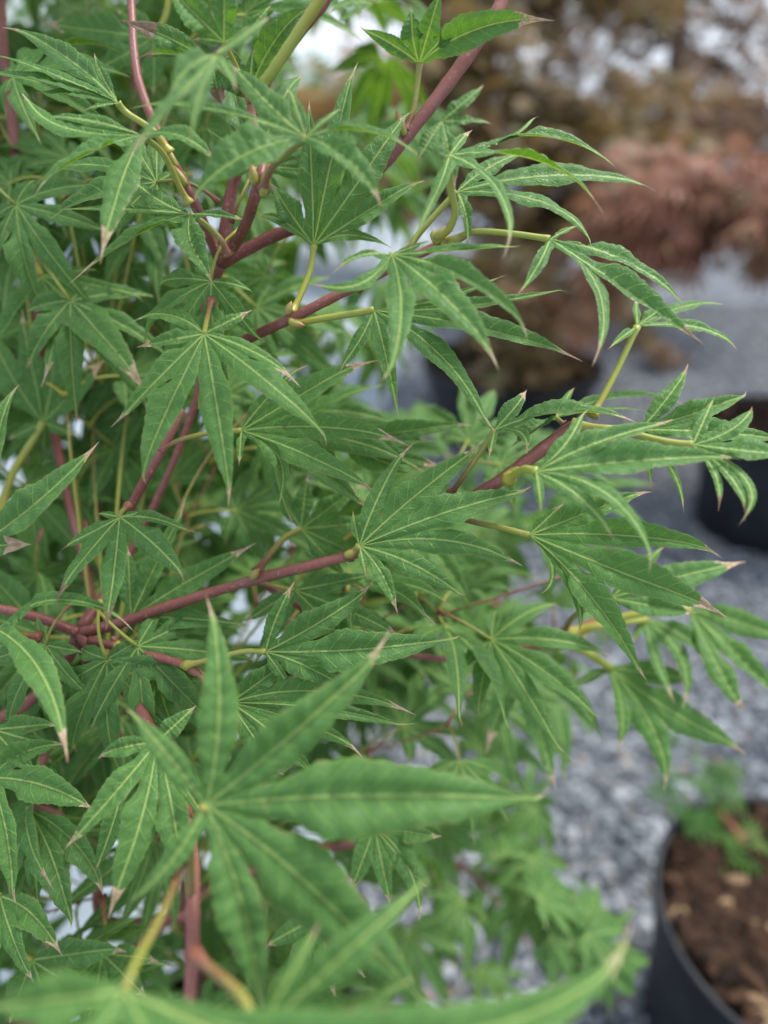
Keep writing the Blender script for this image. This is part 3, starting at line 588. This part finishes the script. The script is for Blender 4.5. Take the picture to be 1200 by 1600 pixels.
br, _ = branch([(412, 130, .288, 9), (430, 105, .285, 9), (470, 45, .28, 9), (505, -10, .275, 9), (520, -60, .272, 9)]); br.data.materials.clear(); br.data.materials.append(MAT['petiole_yellow']); br.name = 'shoot'
bx_, _ = branch([(345, 412, .345, 8), (310, 330, .33, 8), (285, 280, .325, 8), (255, 225, .32, 8), (215, 120, .33, 7), (205, 0, .34, 6), (200, -60, .34, 6)])
bud(bx_, 292, 290, .318, 40, 9, 2.2); bud(bx_, 276, 262, .318, 36, 7, 2.0)
b99, _ = branch([(395, 330, .30, 5), (404, 300, .288, 6)]); bud(b99, 410, 308, .284, 52, 12, 1.35); bud(b99, 398, 290, .284, 34, 11, 1.7)
branch([(200, 800, .345, 7), (232, 740, .343, 8), (258, 695, .342, 7), (285, 640, .345, 6)])
branch([(400, 905, .37, 6), (560, 1000, .40, 5), (700, 1030, .43, 5), (800, 1015, .43, 6), (870, 996, .427, 6), (940, 965, .43, 6)])
branch([(150, 960, .44, 5), (155, 700, .47, 6), (162, 520, .48, 6), (200, 300, .49, 6), (215, 60, .48, 6)])
branch([(300, 1430, .45, 8), (170, 1440, .42, 8), (148, 1370, .41, 8), (110, 1290, .40, 7), (40, 1250, .39, 6)])
branch([(260, 1420, .52, 9), (480, 1330, .60, 9), (640, 1320, .66, 6), (740, 1370, .72, 4), (800, 1440, .76, 2.5), (830, 1480, .78, 2)])
branch([(270, 1430, .50, 8), (120, 1560, .46, 8), (-20, 1620, .42, 8)])
branch([(200, 1180, .42, 6), (420, 1120, .50, 5), (560, 1010, .56, 5), (700, 960, .60, 4), (800, 940, .62, 4)])

# --- the leaves further inside the shrub: pairs along twigs, copies of a few blades
def template(seed):
    R = random.Random(seed); angs = [-112, -72, -35, 0, 35, 72, 112]; lens = [.34, .68, .93, 1.0, .93, .68, .34]
    if seed % 3 == 2: angs, lens = angs[1:-1], lens[1:-1]
    Ls = []
    for a, L in zip(angs, lens):
        a = math.radians(a + R.uniform(-7, 7)); L *= R.uniform(.88, 1.1); dr = R.uniform(.12, .42)
        T = np.array([math.sin(a) * L * .96, math.cos(a) * L * .96, -dr * L]); Cc = np.array([math.sin(a) * L * .52, math.cos(a) * L * .52, -dr * L * .18])
        Ls.append(dict(T=T, C=Cc, W=R.uniform(.18, .24) * (.55 + .45 * L), tip=R.uniform(.03, .10)))
    for l in Ls:
        for k in ('T', 'C'): l[k] = l[k] * .07
        l['W'] *= .07
    me = blade(np.zeros(3), Ls, np.array([0, 0, 1.0]), seed + 900, rows=20, teeth=9)
    k = np.linspace(0, 1, 8)[:, None]; path = np.array([[0, 0, 0]]) + k * np.array([[0, -.034, .004]]) + (k * (1 - k)) * np.array([[.004, 0, .022]])
    kk = k[:, 0]; pm = tube('petiole', path, .0009 * (1 + 1.1 * np.exp(-((1 - kk) / .1) ** 2)), 6)
    pm.materials.append(MAT['petiole' if seed % 2 else 'petiole_yellow']); return me, pm
TPL = [template(s) for s in range(8)]
def place(B, axis, up, scale):
    y = nrm(axis); z = nrm(np.asarray(up) - y * (np.asarray(up) @ y)); x = np.cross(y, z)
    k = random.randrange(len(TPL)); lf = obj('leaf', TPL[k][0], None, shrub)
    Mx = Matrix(((x[0], y[0], z[0], 0), (x[1], y[1], z[1], 0), (x[2], y[2], z[2], 0), (0, 0, 0, 1)))
    lf.matrix_local = Matrix.Translation(Vector(B - ROOT)) @ Mx @ Matrix.Scale(scale, 4)
    obj('petiole', TPL[k][1], None, lf); count['leaf'] += 1
# how far right the foliage reaches at each photo row, and where it thins out
EDGE = [(-80, 560), (60, 560), (150, 520), (260, 600), (330, 560), (420, 480), (520, 560), (600, 640), (680, 720), (760, 860), (840, 900), (900, 900), (1000, 900), (1080, 800), (1160, 700), (1250, 700), (1330, 880), (1420, 900), (1480, 800), (1560, 640), (1700, 500)]
def reach(y): return np.interp(y, [e[0] for e in EDGE], [e[1] for e in EDGE])
for px, py, d in [(70, 1075, .375), (150, 1090, .385), (20, 1040, .37), (190, 1120, .372), (95, 1140, .38), (250, 1110, .39), (160, 905, .385), (60, 900, .38), (250, 870, .395), (120, 770, .40), (40, 760, .39), (180, 700, .40),
                   (130, 330, .385), (40, 350, .38), (200, 420, .39), (270, 455, .39), (110, 250, .375), (30, 250, .38), (250, 330, .375), (420, 430, .38), (400, 480, .375), (320, 200, .37), (230, 640, .395), (300, 1190, .37), (210, 560, .40), (90, 560, .41)]:
    ax = nrm(RT * random.uniform(-.9, .9) + UP * random.uniform(-.9, -.1) - FW * random.uniform(-.2, .35))
    place(at(px, py, d + .05), ax, np.array([random.gauss(0, .25), -.6 + random.gauss(0, .2), 1.0]), random.uniform(.85, 1.1))
for px, py, d, ex, ey in [(72, 1008, .332, -.5, -.7), (168, 1030, .335, .1, -1), (215, 1010, .338, .7, -.6), (330, 440, .33, -.5, -.8), (245, 285, .33, -.8, .3), (400, 262, .335, .4, .9), (25, 320, .36, .6, -.7), (110, 470, .37, .5, -.6), (20, 120, .36, .8, .2)]:
    place(at(px, py, d), nrm(RT * ex + UP * ey - FW * .1), np.array([random.gauss(0, .25), -.7, 1.0]), random.uniform(.7, .9))
made, tries = 0, 0
FILL = 300 - count['leaf']
while made < FILL and tries < 4000:
    tries += 1
    py = random.uniform(-60, 1640); px = random.uniform(-120, reach(py)); d = random.uniform(.40, .58) if random.random() < .8 else random.uniform(.58, .8)
    if d > .6 and px < 330: continue
    if py > 1180 and px > 560: continue
    tipP = at(px, py, d)
    if tipP[2] < .42: continue
    anc = tr[np.argmin(np.abs(tr[:, 2] - (tipP[2] - .16)))] if tipP[2] < 1.08 else at(random.choice([60, 160, 330]), 600, .42)
    path = catmull(np.array([anc, anc * .45 + tipP * .55 + np.array([0, 0, .03]), tipP]), 8)
    obj('twig', tube('twig', path - ROOT, np.linspace(.0010, .0007, len(path)), 6), MAT['petiole'], shrub)
    tw = nrm(path[-1] - path[-4])
    hz = nrm(np.cross(tw, [0, 0, 1])); upv = np.array([random.gauss(0, .3), -.45 + random.gauss(0, .3), 1.0])
    for node in (len(path) - 1, len(path) - 6):
        P = path[node]
        for s in (-1, 1):
            if made >= FILL: break
            axis = nrm(hz * s * random.uniform(.5, 1.0) + tw * random.uniform(.3, .9) + np.array([random.gauss(0, .15), random.gauss(-.1, .2), random.gauss(-.15, .25)]))
            sc = random.uniform(.75, 1.15); Bp = P + axis * .034 * sc
            qx, qy, qd = proj(Bp)
            if qd < .362 or qx > reach(qy) + 40: continue
            place(Bp, axis, upv, sc); made += 1

# --- foliage too deep to tell its leaves apart, plus unseen foliage added for shade
def low_template(seed):
    global MAT
    R = random.Random(seed); angs = [-105, -70, -34, 0, 34, 70, 105]; lens = [.36, .68, .93, 1.0, .93, .68, .36]; Ls = []
    for a, L in zip(angs, lens):
        a = math.radians(a + R.uniform(-7, 7)); L *= R.uniform(.88, 1.1) * .07; dr = R.uniform(.15, .5)
        Ls.append(dict(T=np.array([math.sin(a) * L * .96, math.cos(a) * L * .96, -dr * L]), C=np.array([math.sin(a) * L * .52, math.cos(a) * L * .52, -dr * L * .18]), W=R.uniform(.2, .26) * (.0385 + .45 * L), tip=R.uniform(.04, .14)))
    me = blade(np.zeros(3), Ls, np.array([0, 0, 1.0]), seed + 300, rows=9, teeth=4)
    co = np.empty(len(me.vertices) * 3, np.float32); me.vertices.foreach_get('co', co)
    li = np.empty(len(me.loops), np.int32); me.loops.foreach_get('vertex_index', li); uv = {}
    for l in me.uv_layers:
        a = np.empty(len(me.loops) * 2, np.float32); l.data.foreach_get('uv', a); uv[l.name] = a.copy()
    bpy.data.meshes.remove(me); return co.reshape(-1, 3), li.reshape(-1, 4), uv
LOW = [low_template(s_) for s_ in range(5)]
VV, FF, UU, nv_ = [], [], {'lobe': [], 'vein': [], 'tip': []}, 0
k_ = 0
ZONES = [((-150, 620), (-80, 700), (.52, .85), 150), ((-150, 620), (650, 1700), (.52, .80), 185), ((480, 900), (640, 1180), (.58, .85), 70), ((620, 960), (1200, 1520), (.62, .82), 30), ((560, 730), (120, 420), (.6, .9), 14), ((-700, 500), (-750, -110), (.34, .75), 250), ((-800, -170), (-200, 1600), (.34, .7), 160)]  # last two zones: out of view above and left, added to shade the leaves
for (x0, x1), (y0, y1), (d0, d1), num in ZONES:
    for _ in range(num):
        px, py, d = random.uniform(x0, x1), random.uniform(y0, y1), random.uniform(d0, d1)
        Bp = at(px, py, d)
        if Bp[2] < .30 or (px > reach(py) + 120 and py > -100): continue
        az = random.uniform(0, 6.283); y = nrm([math.cos(az), math.sin(az) - .2, random.gauss(-.25, .25)])
        u = np.array([random.gauss(0, .35), -.4 + random.gauss(0, .35), 1.0]); z = nrm(u - y * (u @ y)); x = np.cross(y, z)
        co, fi, uv = LOW[k_ % 5]; k_ += 1
        VV.append(co @ np.stack([x, y, z]) * random.uniform(.8, 1.2) + Bp - ROOT); FF.append(fi + nv_); nv_ += len(co)
        for n_ in UU: UU[n_].append(uv[n_])
me = fast_mesh('inner_and_shade_foliage', np.vstack(VV), np.vstack(FF), True)
for n_ in UU:
    l = me.uv_layers.new(name=n_); l.data.foreach_set('uv', np.concatenate(UU[n_]))
me.materials.append(MAT['leaf']); tag(obj('inner_and_shade_foliage', me, None, shrub), kind='stuff')
print('leaves', count, k_)
